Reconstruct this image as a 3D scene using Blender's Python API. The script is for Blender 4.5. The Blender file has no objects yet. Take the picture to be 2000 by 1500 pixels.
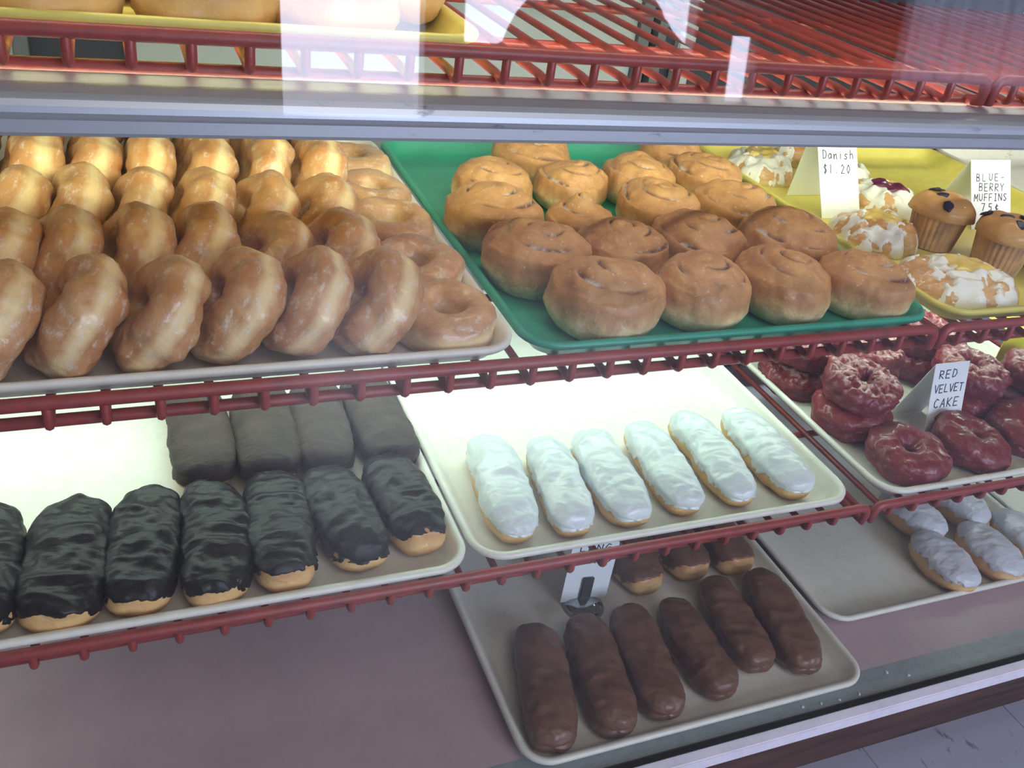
import bpy, bmesh, math, random
from mathutils import Vector, Matrix, Euler, noise

C = bpy.context.scene.collection
S = 0.01            # everything below is written in centimetres
PI = math.pi
R = math.radians

# ------------------------------------------------------------------ camera
cam_d = bpy.data.cameras.new('camera'); cam = bpy.data.objects.new('camera', cam_d); C.objects.link(cam)
cam.location = Vector((6.12, -58.58, 40.76)) * S
cam.rotation_euler = Euler((1.01010531, -0.13634302, -0.37063645), 'XYZ')
cam_d.lens = 32.21; cam_d.sensor_width = 36; cam_d.clip_start = 0.01
bpy.context.scene.camera = cam
vs = bpy.context.scene.view_settings
vs.view_transform = 'Standard'; vs.look = 'None'; vs.gamma = 1; vs.use_curve_mapping = False
vs.exposure = 0.2

# ------------------------------------------------------------------ sky outside the shop windows
w = bpy.data.worlds.new('sky'); bpy.context.scene.world = w; w.use_nodes = True
wn = w.node_tree; wn.nodes.clear()
wo = wn.nodes.new('ShaderNodeOutputWorld'); wb = wn.nodes.new('ShaderNodeBackground')
wb.inputs[0].default_value = (0.72, 0.78, 1.0, 1); wb.inputs[1].default_value = 11.0
wn.links.new(wb.outputs[0], wo.inputs[0])

def area(name, loc, size, energy, color, rot=(0, 0, 0), portal=False, spread=None):
    d = bpy.data.lights.new(name, 'AREA'); d.shape = 'RECTANGLE'; d.size = size[0] * S; d.size_y = size[1] * S
    d.energy = energy; d.color = color
    if portal: d.cycles.is_portal = True
    if spread: d.spread = R(spread)
    o = bpy.data.objects.new(name, d); C.objects.link(o); o.location = Vector(loc) * S; o.rotation_euler = Euler(rot)
    return o

WINDOWS = [(71, 132, -9, 190), (150, 268, 24, 190), (290, 306, 3, 34), (396, 600, 18, 190)]  # openings cut to shape the pane's bright reflections; the narrow slot is made up
for i, (x0, x1, z0, z1) in enumerate(WINDOWS):
    area('window_portal', ((x0 + x1) / 2, -348, (z0 + z1) / 2), (x1 - x0, z1 - z0), 1, (1, 1, 1), (R(90), 0, 0), True)
# lamps of the display case: a tube in the steel hood under the top shelf, one under the middle shelf
area('hood_tube_light', (60, 6.6, 22.0), (210, 1.2), 5.5, (0.93, 1.0, 0.66), (R(38), 0, 0))
area('shelf_tube_light', (60, 27, -2.2), (210, 5.0), 3.9, (0.80, 1.0, 0.86), (R(-4), 0, 0))
area('top_tube_light', (60, 22, 57.5), (210, 3.0), 4.0, (1.0, 0.90, 0.74), (0, 0, 0))
area('ceiling_fill_light', (60, -160, 195), (120, 120), 14, (1.0, 0.90, 0.80), (0, 0, 0))  # unseen fill lamp added to brighten the room

# ------------------------------------------------------------------ materials
def mat(name, color=(0.8, 0.8, 0.8), rough=0.5, metal=0.0, spec=0.5, coat=0.0, sss=0.0):
    m = bpy.data.materials.new(name); m.use_nodes = True
    b = m.node_tree.nodes['Principled BSDF']
    b.inputs['Base Color'].default_value = (*color, 1); b.inputs['Roughness'].default_value = rough
    b.inputs['Metallic'].default_value = metal; b.inputs['Specular IOR Level'].default_value = spec
    b.inputs['Coat Weight'].default_value = coat
    if sss:
        b.inputs['Subsurface Weight'].default_value = sss; b.inputs['Subsurface Radius'].default_value = (0.01, 0.005, 0.002)
        b.inputs['Subsurface Scale'].default_value = 0.6
    return m

class NT:
    def __init__(s, m): s.t = m.node_tree; s.b = s.t.nodes['Principled BSDF']
    def n(s, kind, **kw):
        x = s.t.nodes.new(kind)
        for k, v in kw.items(): setattr(x, k, v)
        return x
    def l(s, a, b): s.t.links.new(a, b)
    def coords(s, randomize=True, scale=(1, 1, 1)):
        tc = s.n('ShaderNodeTexCoord'); out = tc.outputs['Object']
        mp = s.n('ShaderNodeMapping'); mp.inputs['Scale'].default_value = scale; s.l(out, mp.inputs[0])
        if randomize:
            oi = s.n('ShaderNodeObjectInfo'); mu = s.n('ShaderNodeMath', operation='MULTIPLY'); mu.inputs[1].default_value = 7.3
            s.l(oi.outputs['Random'], mu.inputs[0]); s.l(mu.outputs[0], mp.inputs['Location'])
        return tc.outputs['Object'], mp.outputs[0]
    def noise(s, vec, scale, detail=3, rough=0.55):
        x = s.n('ShaderNodeTexNoise'); x.inputs['Scale'].default_value = scale; x.inputs['Detail'].default_value = detail
        x.inputs['Roughness'].default_value = rough; s.l(vec, x.inputs['Vector']); return x.outputs['Fac']
    def ramp(s, fac, stops):
        x = s.n('ShaderNodeValToRGB'); e = x.color_ramp.elements
        while len(e) < len(stops): e.new(0.5)
        for el, (p, c) in zip(e, stops):
            el.position = p; el.color = (*c, 1) if len(c) == 3 else c
        s.l(fac, x.inputs[0]); return x.outputs[0]
    def mix(s, fac, a, b, mode='MIX'):
        x = s.n('ShaderNodeMix', data_type='RGBA', blend_type=mode)
        if isinstance(fac, (int, float)): x.inputs[0].default_value = fac
        else: s.l(fac, x.inputs[0])
        for sock, v in ((x.inputs[6], a), (x.inputs[7], b)):
            if isinstance(v, tuple): sock.default_value = (*v, 1)
            else: s.l(v, sock)
        return x.outputs[2]
    def math(s, op, a, b=None, c=None):
        x = s.n('ShaderNodeMath', operation=op)
        for i, v in enumerate((a, b, c)):
            if v is None: continue
            if isinstance(v, (int, float)): x.inputs[i].default_value = v
            else: s.l(v, x.inputs[i])
        return x.outputs[0]
    def bump(s, h, strength=0.3, dist=0.002):
        x = s.n('ShaderNodeBump'); x.inputs['Strength'].default_value = strength; x.inputs['Distance'].default_value = dist
        s.l(h, x.inputs['Height']); s.l(x.outputs[0], s.b.inputs['Normal']); return x

def simple_worn(name, color, dark, rough=0.45, scale=30, amount=0.25, spec=0.5, bump=0.1):
    m = mat(name, color, rough, spec=spec); t = NT(m); _, v = t.coords(False)
    f = t.ramp(t.noise(v, scale, 5, 0.7), [(0.45, (0, 0, 0)), (0.75, (amount,) * 3)])
    t.l(t.mix(f, color, dark), t.b.inputs['Base Color'])
    if bump: t.bump(t.noise(v, 160, 3), bump, 0.001)
    return m

RED = simple_worn('red_vinyl', (0.30, 0.038, 0.032), (0.11, 0.025, 0.025), 0.42, 40, 0.7, bump=0.35)
WHITE_TRAY = simple_worn('white_fibreglass', (0.80, 0.78, 0.70), (0.42, 0.36, 0.30), 0.4, 55, 0.22)
GREEN_TRAY = simple_worn('green_fibreglass', (0.035, 0.38, 0.25), (0.02, 0.22, 0.15), 0.38, 30, 0.5)
YELLOW_TRAY = simple_worn('yellow_fibreglass', (0.78, 0.70, 0.16), (0.45, 0.36, 0.08), 0.4, 30, 0.3)
def tray_scuffs(m):
    t = NT(m); _, v = t.coords(False, (14, 60, 20)); old = t.b.inputs['Base Color'].links[0].from_socket
    f = t.ramp(t.noise(v, 1.0, 6, 0.75), [(0.66, (0, 0, 0)), (0.74, (0.5, 0.5, 0.5))])
    t.l(t.mix(f, old, (0.30, 0.22, 0.15)), t.b.inputs['Base Color'])
tray_scuffs(WHITE_TRAY)
DECK = simple_worn('pink_deck', (0.50, 0.37, 0.38), (0.40, 0.31, 0.33), 0.35, 14, 0.6, bump=0.05)
WHITE_PANEL = mat('white_panel', (0.36, 0.385, 0.40), 0.5)
NAVY = mat('dark_gap', (0.015, 0.018, 0.035), 0.6)
GASKET = mat('black_gasket', (0.012, 0.012, 0.014), 0.6)
PAINTED_STRIP = simple_worn('pale_metal_strip', (0.72, 0.70, 0.80), (0.3, 0.3, 0.35), 0.35, 30, 0.3)
TUBE = mat('tube_glass', (0.9, 1.0, 0.85), 0.4)
TUBE.node_tree.nodes['Principled BSDF'].inputs['Emission Color'].default_value = (0.88, 1, 0.75, 1)
TUBE.node_tree.nodes['Principled BSDF'].inputs['Emission Strength'].default_value = 2.5
def steel_mat(name, color, rough):
    m = mat(name, color, rough, metal=0.65); t = NT(m); _, v = t.coords(False, (3, 400, 400))
    f = t.noise(v, 1.0, 4); r = t.math('MULTIPLY_ADD', f, 0.18, rough - 0.08); t.l(r, t.b.inputs['Roughness'])
    _, v2 = t.coords(False, (25, 60, 60)); g = t.ramp(t.noise(v2, 1.0, 5, 0.7), [(0.63, (0, 0, 0)), (0.72, (0.7,) * 3)])
    t.l(t.mix(g, color, tuple(c * 0.35 for c in color)), t.b.inputs['Base Color'])
    return m
STEEL = steel_mat('brushed_steel', (0.52, 0.54, 0.60), 0.42)
SILL = simple_worn('galvanized_sill', (0.36, 0.41, 0.40), (0.2, 0.22, 0.22), 0.38, 60, 0.5)
SILL.node_tree.nodes['Principled BSDF'].inputs['Metallic'].default_value = 0.35
PAPER = mat('white_card', (0.86, 0.90, 0.92), 0.7)
INK = mat('blue_black_ink', (0.012, 0.018, 0.05), 0.6)
BLACK_PLASTIC = mat('black_plastic', (0.03, 0.03, 0.035), 0.4)
CHROME = mat('chrome', (0.35, 0.36, 0.38), 0.12, metal=1)

def tile_mat():
    m = mat('speckled_vinyl_tile', (0.42, 0.46, 0.60), 0.35); t = NT(m); raw, v = t.coords(False)
    mp = t.n('ShaderNodeMapping'); mp.inputs['Location'].default_value = (-0.866, 0.0, 0); t.l(raw, mp.inputs[0])
    br = t.n('ShaderNodeTexBrick'); br.offset = 0; br.squash = 1
    br.inputs['Scale'].default_value = 1; br.inputs['Brick Width'].default_value = 0.246; br.inputs['Row Height'].default_value = 0.246
    br.inputs['Mortar Size'].default_value = 0.0009; br.inputs['Mortar Smooth'].default_value = 0.2
    br.inputs['Color1'].default_value = (0.29, 0.30, 0.38, 1); br.inputs['Color2'].default_value = (0.27, 0.28, 0.36, 1); br.inputs['Mortar'].default_value = (0.08, 0.08, 0.10, 1)
    t.l(mp.outputs[0], br.inputs['Vector'])
    _, vs_ = t.coords(False, (60, 22, 1)); f = t.ramp(t.noise(vs_, 1.0, 4, 0.6), [(0.62, (0, 0, 0)), (0.70, (0.8,) * 3)])
    _, vl = t.coords(False, (30, 12, 1)); g = t.ramp(t.noise(vl, 1.0, 5, 0.7), [(0.35, (0, 0, 0)), (0.7, (0.6,) * 3)])
    c = t.mix(g, br.outputs['Color'], (0.30, 0.31, 0.38)); c = t.mix(f, c, (0.10, 0.09, 0.12)); t.l(c, t.b.inputs['Base Color'])
    return m
TILE = tile_mat()
def wood_mat():
    m = mat('dark_brown_base', (0.08, 0.045, 0.035), 0.6); t = NT(m); _, v = t.coords(False, (6, 60, 60))
    t.l(t.ramp(t.noise(v, 1.0, 5, 0.65), [(0.3, (0.03, 0.018, 0.018)), (0.7, (0.10, 0.05, 0.04))]), t.b.inputs['Base Color']); return m
BASE_WOOD = wood_mat()
WALL = mat('plaster', (0.55, 0.52, 0.50), 0.8)
SILHOUETTE = mat('dark_silhouette', (0.02, 0.035, 0.02), 0.8)  # near-black colour of the added silhouette

def glass_mat():
    m = bpy.data.materials.new('pane_glass'); m.use_nodes = True; t = m.node_tree; t.nodes.clear()
    o = t.nodes.new('ShaderNodeOutputMaterial'); mx = t.nodes.new('ShaderNodeMixShader')
    tr = t.nodes.new('ShaderNodeBsdfTransparent'); tr.inputs[0].default_value = (0.97, 0.985, 0.985, 1)
    gl = t.nodes.new('ShaderNodeBsdfGlossy'); gl.inputs['Roughness'].default_value = 0.015
    ge = t.nodes.new('ShaderNodeNewGeometry'); dp = t.nodes.new('ShaderNodeVectorMath'); dp.operation = 'DOT_PRODUCT'
    t.links.new(ge.outputs['Incoming'], dp.inputs[0]); t.links.new(ge.outputs['Normal'], dp.inputs[1])
    def M(op, a, b):
        x = t.nodes.new('ShaderNodeMath'); x.operation = op
        for i, v in enumerate((a, b)):
            if v is None: continue
            if isinstance(v, (int, float)): x.inputs[i].default_value = v
            else: t.links.new(v, x.inputs[i])
        return x.outputs[0]
    c = M('ABSOLUTE', dp.outputs['Value'], None); k = M('SUBTRACT', 1.0, c); p = M('POWER', k, 5.0)
    f = M('MULTIPLY', p, 0.958); f = M('ADD', f, 0.042)
    t.links.new(f, mx.inputs[0]); t.links.new(tr.outputs[0], mx.inputs[1]); t.links.new(gl.outputs[0], mx.inputs[2])
    t.links.new(mx.outputs[0], o.inputs[0]); return m
GLASS = glass_mat()

def glazed_mat(name, brown, pale, band=0.16, glaze=(0.80, 0.74, 0.66), half=2.0, rough=0.34, glaze_amt=0.55, zoff=0.0):
    """fried dough: browned faces, pale belt round the waist, dried sugar glaze"""
    m = mat(name, brown, rough, coat=0.25, sss=0.08); t = NT(m); raw, v = t.coords()
    sx = t.n('ShaderNodeSeparateXYZ'); t.l(raw, sx.inputs[0])
    z = t.math('MULTIPLY', t.math('ABSOLUTE', t.math('ADD', sx.outputs[2], -zoff * S)), 1.0 / (half * S))
    nz = t.noise(v, 45, 3); z2 = t.math('ADD', z, t.math('MULTIPLY_ADD', nz, 0.5, -0.25))
    belt = t.ramp(z2, [(band, (1, 1, 1)), (band + 0.34, (0, 0, 0))])
    big = t.ramp(t.noise(v, 34, 6, 0.7), [(0.38, (0, 0, 0)), (0.68, (0.9,) * 3)])
    bc = t.mix(big, brown, tuple(min(1, a * 0.55 + b * 0.45) for a, b in zip(brown, pale)))
    c = t.mix(belt, bc, pale)
    _, vst = t.coords(scale=(1, 1, 2.2))
    g = t.ramp(t.noise(vst, 75, 6, 0.72), [(0.53, (0, 0, 0)), (0.66, (glaze_amt,) * 3)])
    g2 = t.ramp(t.noise(v, 300, 3), [(0.35, (0.25,) * 3), (0.6, (1, 1, 1))])
    gm = t.mix(1.0, g, g2, 'MULTIPLY')
    c = t.mix(gm, c, glaze); t.l(c, t.b.inputs['Base Color'])
    h = t.math('ADD', t.math('MULTIPLY', t.noise(v, 110, 4, 0.65), 1.0), t.math('MULTIPLY', gm, 0.25))
    t.bump(h, 0.45, 0.0022)
    return m
GLAZED = glazed_mat('glazed_dough', (0.50, 0.215, 0.075), (0.84, 0.62, 0.32), band=0.10, glaze_amt=0.75)
GLAZED_FLAT = glazed_mat('heavy_glazed_dough', (0.52, 0.26, 0.12), (0.84, 0.64, 0.36), glaze_amt=0.7)
PLAIN = glazed_mat('plain_golden_dough', (0.66, 0.33, 0.085), (0.80, 0.50, 0.17), glaze_amt=0.25, rough=0.6)
DOUGH = glazed_mat('long_john_dough', (0.54, 0.25, 0.085), (0.74, 0.46, 0.19), band=0.2, glaze_amt=0.15, rough=0.6)
VELVET = glazed_mat('red_velvet_cake', (0.21, 0.014, 0.020), (0.12, 0.010, 0.016), band=0.0, glaze=(0.62, 0.30, 0.30), glaze_amt=0.42, half=2.2, rough=0.52)

def crust_glaze(m):     # pale sugar crust gathered on the craggy upper side of the cake rings
    t = NT(m); raw, v = t.coords(); sx = t.n('ShaderNodeSeparateXYZ'); t.l(raw, sx.inputs[0])
    z = t.math('MULTIPLY', sx.outputs[2], 1.0 / (2.2 * S)); z = t.math('ADD', z, t.math('MULTIPLY_ADD', t.noise(v, 120, 5, 0.7), 1.6, -0.8))
    f = t.ramp(z, [(0.80, (0, 0, 0)), (1.0, (0.55,) * 3)]); old = t.b.inputs['Base Color'].links[0].from_socket
    t.l(t.mix(f, old, (0.72, 0.42, 0.40)), t.b.inputs['Base Color'])
VELVET_CRUST = glazed_mat('red_velvet_cake_crusted', (0.20, 0.014, 0.020), (0.12, 0.010, 0.016), band=0.0, glaze=(0.62, 0.30, 0.30), glaze_amt=0.42, half=2.2, rough=0.52)
crust_glaze(VELVET_CRUST)

def icing_mat(name, color, alt, rough, coat=0.4, bumpy=0.35, scale=60):
    m = mat(name, color, rough, coat=coat); m.node_tree.nodes['Principled BSDF'].inputs['Coat Roughness'].default_value = 0.25
    t = NT(m); _, v = t.coords(scale=(1, 1.8, 1))
    t.l(t.mix(t.ramp(t.noise(v, 26, 4, 0.6), [(0.4, (0, 0, 0)), (0.7, (0.8,) * 3)]), color, alt), t.b.inputs['Base Color'])
    t.bump(t.noise(v, scale, 5, 0.6), bumpy, 0.003); return m
CHOC = icing_mat('dark_chocolate_icing', (0.010, 0.008, 0.009), (0.016, 0.011, 0.011), 0.42, 0.0, 0.35, 75)
CHOC.node_tree.nodes['Principled BSDF'].inputs['Specular IOR Level'].default_value = 0.34
CHOC_MATTE = icing_mat('dried_chocolate_icing', (0.046, 0.030, 0.024), (0.080, 0.055, 0.044), 0.7, 0.0, 0.9, 110)
VANILLA = icing_mat('white_vanilla_icing', (0.74, 0.78, 0.80), (0.66, 0.71, 0.74), 0.35, 0.3, 0.35, 55)
MAPLE = icing_mat('maple_icing', (0.17, 0.080, 0.048), (0.135, 0.062, 0.038), 0.42, 0.1, 0.15, 40)
SUGAR = icing_mat('white_sugar_icing', (0.66, 0.67, 0.74), (0.55, 0.55, 0.62), 0.4, 0.3, 0.5, 60)
PASTRY_ICING = icing_mat('pastry_drizzle', (0.82, 0.84, 0.78), (0.72, 0.72, 0.62), 0.35, 0.4, 0.6, 90)
CUSTARD = icing_mat('custard_filling', (0.80, 0.60, 0.14), (0.86, 0.70, 0.26), 0.3, 0.5, 0.3, 60)
BERRY = icing_mat('berry_filling', (0.10, 0.012, 0.05), (0.30, 0.03, 0.07), 0.2, 0.8, 0.8, 90)
BLUEB = mat('blueberry', (0.02, 0.024, 0.06), 0.4)
PASTRY = glazed_mat('pastry_dough', (0.56, 0.29, 0.10), (0.82, 0.62, 0.30), glaze=(0.84, 0.82, 0.74), glaze_amt=0.8, rough=0.4)
MUFFIN = glazed_mat('muffin_crumb', (0.50, 0.27, 0.09), (0.62, 0.38, 0.15), glaze_amt=0.08, rough=0.75)
def cup_mat():
    m = mat('muffin_side', (0.55, 0.33, 0.14), 0.7); t = NT(m); _, v = t.coords()
    t.l(t.ramp(t.noise(v, 50, 4), [(0.3, (0.33, 0.20, 0.12)), (0.7, (0.60, 0.38, 0.17))]), t.b.inputs['Base Color']); return m
CUP = cup_mat()

def roll_mat():
    """cinnamon roll: browned top, pale lower side, cinnamon in the spiral groove (vertex attribute)"""
    m = mat('cinnamon_roll_dough', (0.6, 0.3, 0.1), 0.5, coat=0.1, sss=0.06); t = NT(m); raw, v = t.coords()
    sx = t.n('ShaderNodeSeparateXYZ'); t.l(raw, sx.inputs[0])
    z = t.math('MULTIPLY', sx.outputs[2], 1.0 / (5.4 * S)); z = t.math('ADD', z, t.math('MULTIPLY_ADD', t.noise(v, 35, 3), 0.36, -0.18))
    side = t.ramp(z, [(0.32, (0.86, 0.72, 0.40)), (0.44, (0.72, 0.48, 0.22)), (0.60, (0.56, 0.29, 0.105)), (1.0, (0.58, 0.32, 0.12))])
    blot = t.ramp(t.noise(v, 40, 6, 0.72), [(0.38, (0, 0, 0)), (0.66, (0.75,) * 3)])
    c = t.mix(blot, side, (0.40, 0.175, 0.07))
    at = t.n('ShaderNodeAttribute', attribute_name='groove')
    gr = t.ramp(at.outputs['Fac'], [(0.15, (0, 0, 0)), (0.6, (0.95,) * 3)])
    cin = t.mix(t.ramp(t.noise(v, 60, 3), [(0.5, (0, 0, 0)), (0.62, (1, 1, 1))]), (0.17, 0.075, 0.05), (0.52, 0.50, 0.46))
    c = t.mix(gr, c, cin)
    g = t.ramp(t.noise(v, 260, 3, 0.6), [(0.63, (0, 0, 0)), (0.72, (0.5,) * 3)]); c = t.mix(g, c, (0.82, 0.74, 0.66))
    t.l(c, t.b.inputs['Base Color']); t.bump(t.noise(v, 90, 6, 0.7), 0.5, 0.003); return m
ROLL = roll_mat()

# ------------------------------------------------------------------ object helpers
def me(name, verts, faces, m, smooth=True):
    d = bpy.data.meshes.new(name); d.from_pydata([tuple(c * S for c in v) for v in verts], [], faces)
    if m: d.materials.append(m)
    if smooth: d.polygons.foreach_set('use_smooth', [True] * len(d.polygons))
    d.update(); return d
def obj(name, data, parent=None, loc=None, rot=None):
    o = bpy.data.objects.new(name, data); C.objects.link(o)
    if parent: o.parent = parent
    if loc is not None: o.location = Vector(loc) * S
    if rot is not None: o.rotation_euler = Euler(rot)
    return o
def thing(name, label, cat, loc=(0, 0, 0), rot=(0, 0, 0), group=None, data=None):
    o = obj(name, data, None, loc, rot); o['label'] = label; o['category'] = cat
    if group: o['group'] = group
    return o
def struct(name, data):
    o = obj(name, data); o['kind'] = 'structure'; return o
def boxes(name, bs, m, bevel=0.0):
    bm = bmesh.new()
    for (x0, x1, y0, y1, z0, z1) in bs:
        r = bmesh.ops.create_cube(bm, size=1.0)
        for v in r['verts']:
            v.co = Vector(((x0 + x1) / 2 + v.co.x * (x1 - x0), (y0 + y1) / 2 + v.co.y * (y1 - y0), (z0 + z1) / 2 + v.co.z * (z1 - z0))) * S
    if bevel: bmesh.ops.bevel(bm, geom=bm.edges[:], offset=bevel * S, segments=2, affect='EDGES')
    d = bpy.data.meshes.new(name); bm.to_mesh(d); bm.free(); d.materials.append(m); return d
def tube(name, pts, r, m, n=10, flat=1.0):
    """round bar swept along a polyline, rounded ends"""
    P = [Vector(p) for p in pts]; V = []; F = []
    T = [(P[min(i + 1, len(P) - 1)] - P[max(i - 1, 0)]).normalized() for i in range(len(P))]
    a = Vector((0, 0, 1)) if abs(T[0].z) < 0.9 else Vector((1, 0, 0)); u = T[0].cross(a).normalized()
    rings = []
    for i, p in enumerate(P):
        u = (u - T[i] * u.dot(T[i])).normalized(); v = T[i].cross(u)
        if i == 0: rings.append((p - T[0] * r * 0.7, u, v, r * 0.55))
        rings.append((p, u, v, r))
        if i == len(P) - 1: rings.append((p + T[i] * r * 0.7, u, v, r * 0.55))
    for (p, u, v, rr) in rings:
        for k in range(n):
            t = 2 * PI * k / n; V.append(p + u * math.cos(t) * rr + v * math.sin(t) * rr * flat)
    for i in range(len(rings) - 1):
        for k in range(n): F.append((i * n + k, i * n + (k + 1) % n, (i + 1) * n + (k + 1) % n, (i + 1) * n + k))
    F.append(tuple(range(n))[::-1]); F.append(tuple((len(rings) - 1) * n + k for k in range(n)))
    return me(name, V, F, m)
def lathe(name, prof, m, n=40, closed=False):
    V = []; F = []
    for (r, z) in prof:
        for k in range(n): V.append((r * math.cos(2 * PI * k / n), r * math.sin(2 * PI * k / n), z))
    L = len(prof)
    for i in range(L if closed else L - 1):
        j = (i + 1) % L
        for k in range(n): F.append((i * n + k, i * n + (k + 1) % n, j * n + (k + 1) % n, j * n + k))
    return me(name, V, F, m)
def arc(c, r, a0, a1, n, plane):
    """arc points in the (y,z) or (x,z) or (x,y) plane"""
    out = []
    for i in range(n + 1):
        a = R(a0 + (a1 - a0) * i / n); p = [c[0], c[1], c[2]]
        p[plane[0]] += r * math.cos(a); p[plane[1]] += r * math.sin(a); out.append(tuple(p))
    return out

# ------------------------------------------------------------------ the setting
FZ = -53
struct('floor', boxes('floor', [(-300, 620, -348, 260, FZ - 4, FZ)], TILE))
struct('ceiling', boxes('ceiling', [(-300, 620, -360, 260, 200, 206)], WALL))
struct('wall_left', boxes('wall_left', [(-306, -300, -360, 260, FZ, 200)], WALL))
struct('wall_right', boxes('wall_right', [(620, 626, -360, 260, FZ, 200)], WALL))
struct('wall_back', boxes('wall_back', [(-300, 620, 254, 260, FZ, 200)], WALL))
def front_wall():
    xs = sorted(WINDOWS); B = []; x = -300
    for (x0, x1, z0, z1) in xs:
        B.append((x, x0, -356, -348, FZ, 200)); B.append((x0, x1, -356, -348, FZ, z0)); B.append((x0, x1, -356, -348, z1, 200)); x = x1
    B.append((x, 620, -356, -348, FZ, 200)); return B
struct('wall_front', boxes('wall_front', front_wall(), WALL))
struct('trim_1', boxes('trim_1', [(71, 132, -352, -350, 96, 99), (100.5, 101.8, -352, -350, 99, 190)], NAVY))
def silhouette(x, zc, rx, rz, seed):  # unseen dome added to cut the bright patches mirrored in the pane
    bm = bmesh.new(); bmesh.ops.create_icosphere(bm, subdivisions=4, radius=1)
    for v in bm.verts:
        k = 1 + 0.16 * noise.noise(v.co * 3 + Vector((seed, 0, 0))) + 0.06 * noise.noise(v.co * 11)
        v.co = Vector((v.co.x * rx * k, v.co.y * 26 * k, v.co.z * rz * k)) * S
    d = bpy.data.meshes.new('silhouette'); bm.to_mesh(d); bm.free(); d.materials.append(SILHOUETTE); return d
thing('silhouette', 'dark round shrub outside the shop window, added to shape the case glass reflection', 'silhouette', (240, -400, 0), data=silhouette(240, 0, 62, 50, 1))
thing('pavement', 'concrete pavement outside the shop front', 'pavement', (0, 0, 0), data=boxes('pavement', [(-900, 1500, -1500, -358, FZ - 20, FZ - 9)], mat('concrete', (0.32, 0.30, 0.29), 0.9)))

def sheer():
    m = bpy.data.materials.new('diffuser_sheet'); m.use_nodes = True; t = m.node_tree; t.nodes.clear()
    o = t.nodes.new('ShaderNodeOutputMaterial'); a = t.nodes.new('ShaderNodeBsdfTranslucent'); a.inputs[0].default_value = (0.30, 0.30, 0.36, 1)
    t.links.new(a.outputs[0], o.inputs[0]); return m
def diffuser():  # unseen pleated sheet added to soften the daylight mirrored from that window
    V = []; F = []; n = 160
    for i in range(n + 1):
        x = 392 + 212 * i / n; y = -344 + 2.2 * math.sin(i * 0.9) + 1.0 * math.sin(i * 0.37)
        V += [(x, y, 10 + 1.5 * math.sin(i * .21)), (x, y, 196)]
    for i in range(n): F.append((2 * i, 2 * i + 2, 2 * i + 3, 2 * i + 1))
    return me('window_diffuser', V, F, sheer())
thing('window_diffuser', 'pleated sheer grey curtain added to dim the right hand shop window', 'diffuser', data=diffuser())
# ------------------------------------------------------------------ display case
CX0, CX1 = -60, 190
case = thing('display_case', 'glass fronted bakery display case with steel cross rail and red wire shelves', 'display case', (0, 0, FZ))
def cpart(name, data): return obj(name, data, case, (0, 0, -FZ))
cpart('deck', boxes('deck', [(CX0, CX1, -5.5, 64, -46.5, -45)], DECK))
o = cpart('sill', boxes('sill', [(CX0, CX1, -8.88, -5.2, -46.4, -44.99)], SILL, 0.12))
cpart('gasket', boxes('gasket', [(CX0, CX1, -9.7, -8.88, -46.2, -44.7)], GASKET, 0.1))
cpart('lower_frame', boxes('lower_frame', [(CX0, CX1, -11.0, -9.5, -46.8, -45.0)], PAINTED_STRIP, 0.15))
cpart('base_panel', boxes('base_panel', [(CX0, CX1, -10.7, 64, FZ, -46.9)], BASE_WOOD))
def pane():
    t = math.tan(R(6)); y0 = lambda z: -9.35 + (z + 45) * t
    V = []
    for x in (CX0, CX1):
        for (z, dy) in ((-45, 0), (-45, .5), (56, .5), (56, 0)): V.append((x, y0(z) + dy, z))
    F = [(0, 1, 2, 3), (7, 6, 5, 4), (0, 4, 5, 1), (1, 5, 6, 2), (2, 6, 7, 3), (3, 7, 4, 0)]
    return me('glass_pane', V, F, GLASS, False)
cpart('glass_pane', pane())
# steel hood that carries the tube under the top shelf: rounded front, open toward the back
def hood():
    prof = [(6.4, 23.0), (4.4, 22.75), (3.6, 22.45), (3.2, 22.15), (3.0, 21.8), (2.95, 21.4), (3.05, 21.1), (3.15, 20.9), (3.15, 20.1), (3.25, 19.85), (3.6, 19.75), (9.2, 19.75),
            (9.2, 19.95), (4.2, 20.0), (3.9, 20.2), (3.9, 21.9), (4.8, 22.3), (6.4, 22.6)]
    n = len(prof); V = [(x, y, z) for x in (CX0, CX1) for (y, z) in prof]
    F = [(i, (i + 1) % n, n + (i + 1) % n, n + i) for i in range(n)]
    d = me('cross_rail', V, F, STEEL, False); return d
cpart('cross_rail', hood())
cpart('lamp_tube', tube('lamp_tube', [(-45, 5.0, 21.2), (165, 5.0, 21.2)], 0.5, TUBE))
cpart('side_panel', boxes('side_panel', [(CX0 - 2, CX0, -8, 64, FZ, 60)], WHITE_PANEL))
cpart('side_panel', boxes('side_panel', [(CX1, CX1 + 2, -8, 64, FZ, 60)], WHITE_PANEL))
cpart('top_panel', boxes('top_panel', [(CX0, CX1, 1, 64, 58, 60)], WHITE_PANEL))
for (a, b) in ((-60, -4), (8, 76.5), (84, 86.8), (152, 190)):
    cpart('rear_door', boxes('rear_door', [(a, b, 63, 64.5, -45, 58)], WHITE_PANEL, 0.2))
for (a, b) in ((76.5, 78.3), (79.6, 81.0), (-4, -2.5)):
    cpart('door_post', boxes('door_post', [(a, b, 62.2, 64, -45, 58)], mat('grey_post', (0.10, 0.11, 0.13), 0.5)))
cpart('dark_backing', boxes('dark_backing', [(-4, 152, 64.6, 66, -45, 58)], NAVY))  # dark sheet standing in for the dark gaps between the rear doors
cpart('rear_track', boxes('rear_track', [(CX0, CX1, 61.0, 62.5, 27, 30.5)], STEEL, 0.2))

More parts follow.
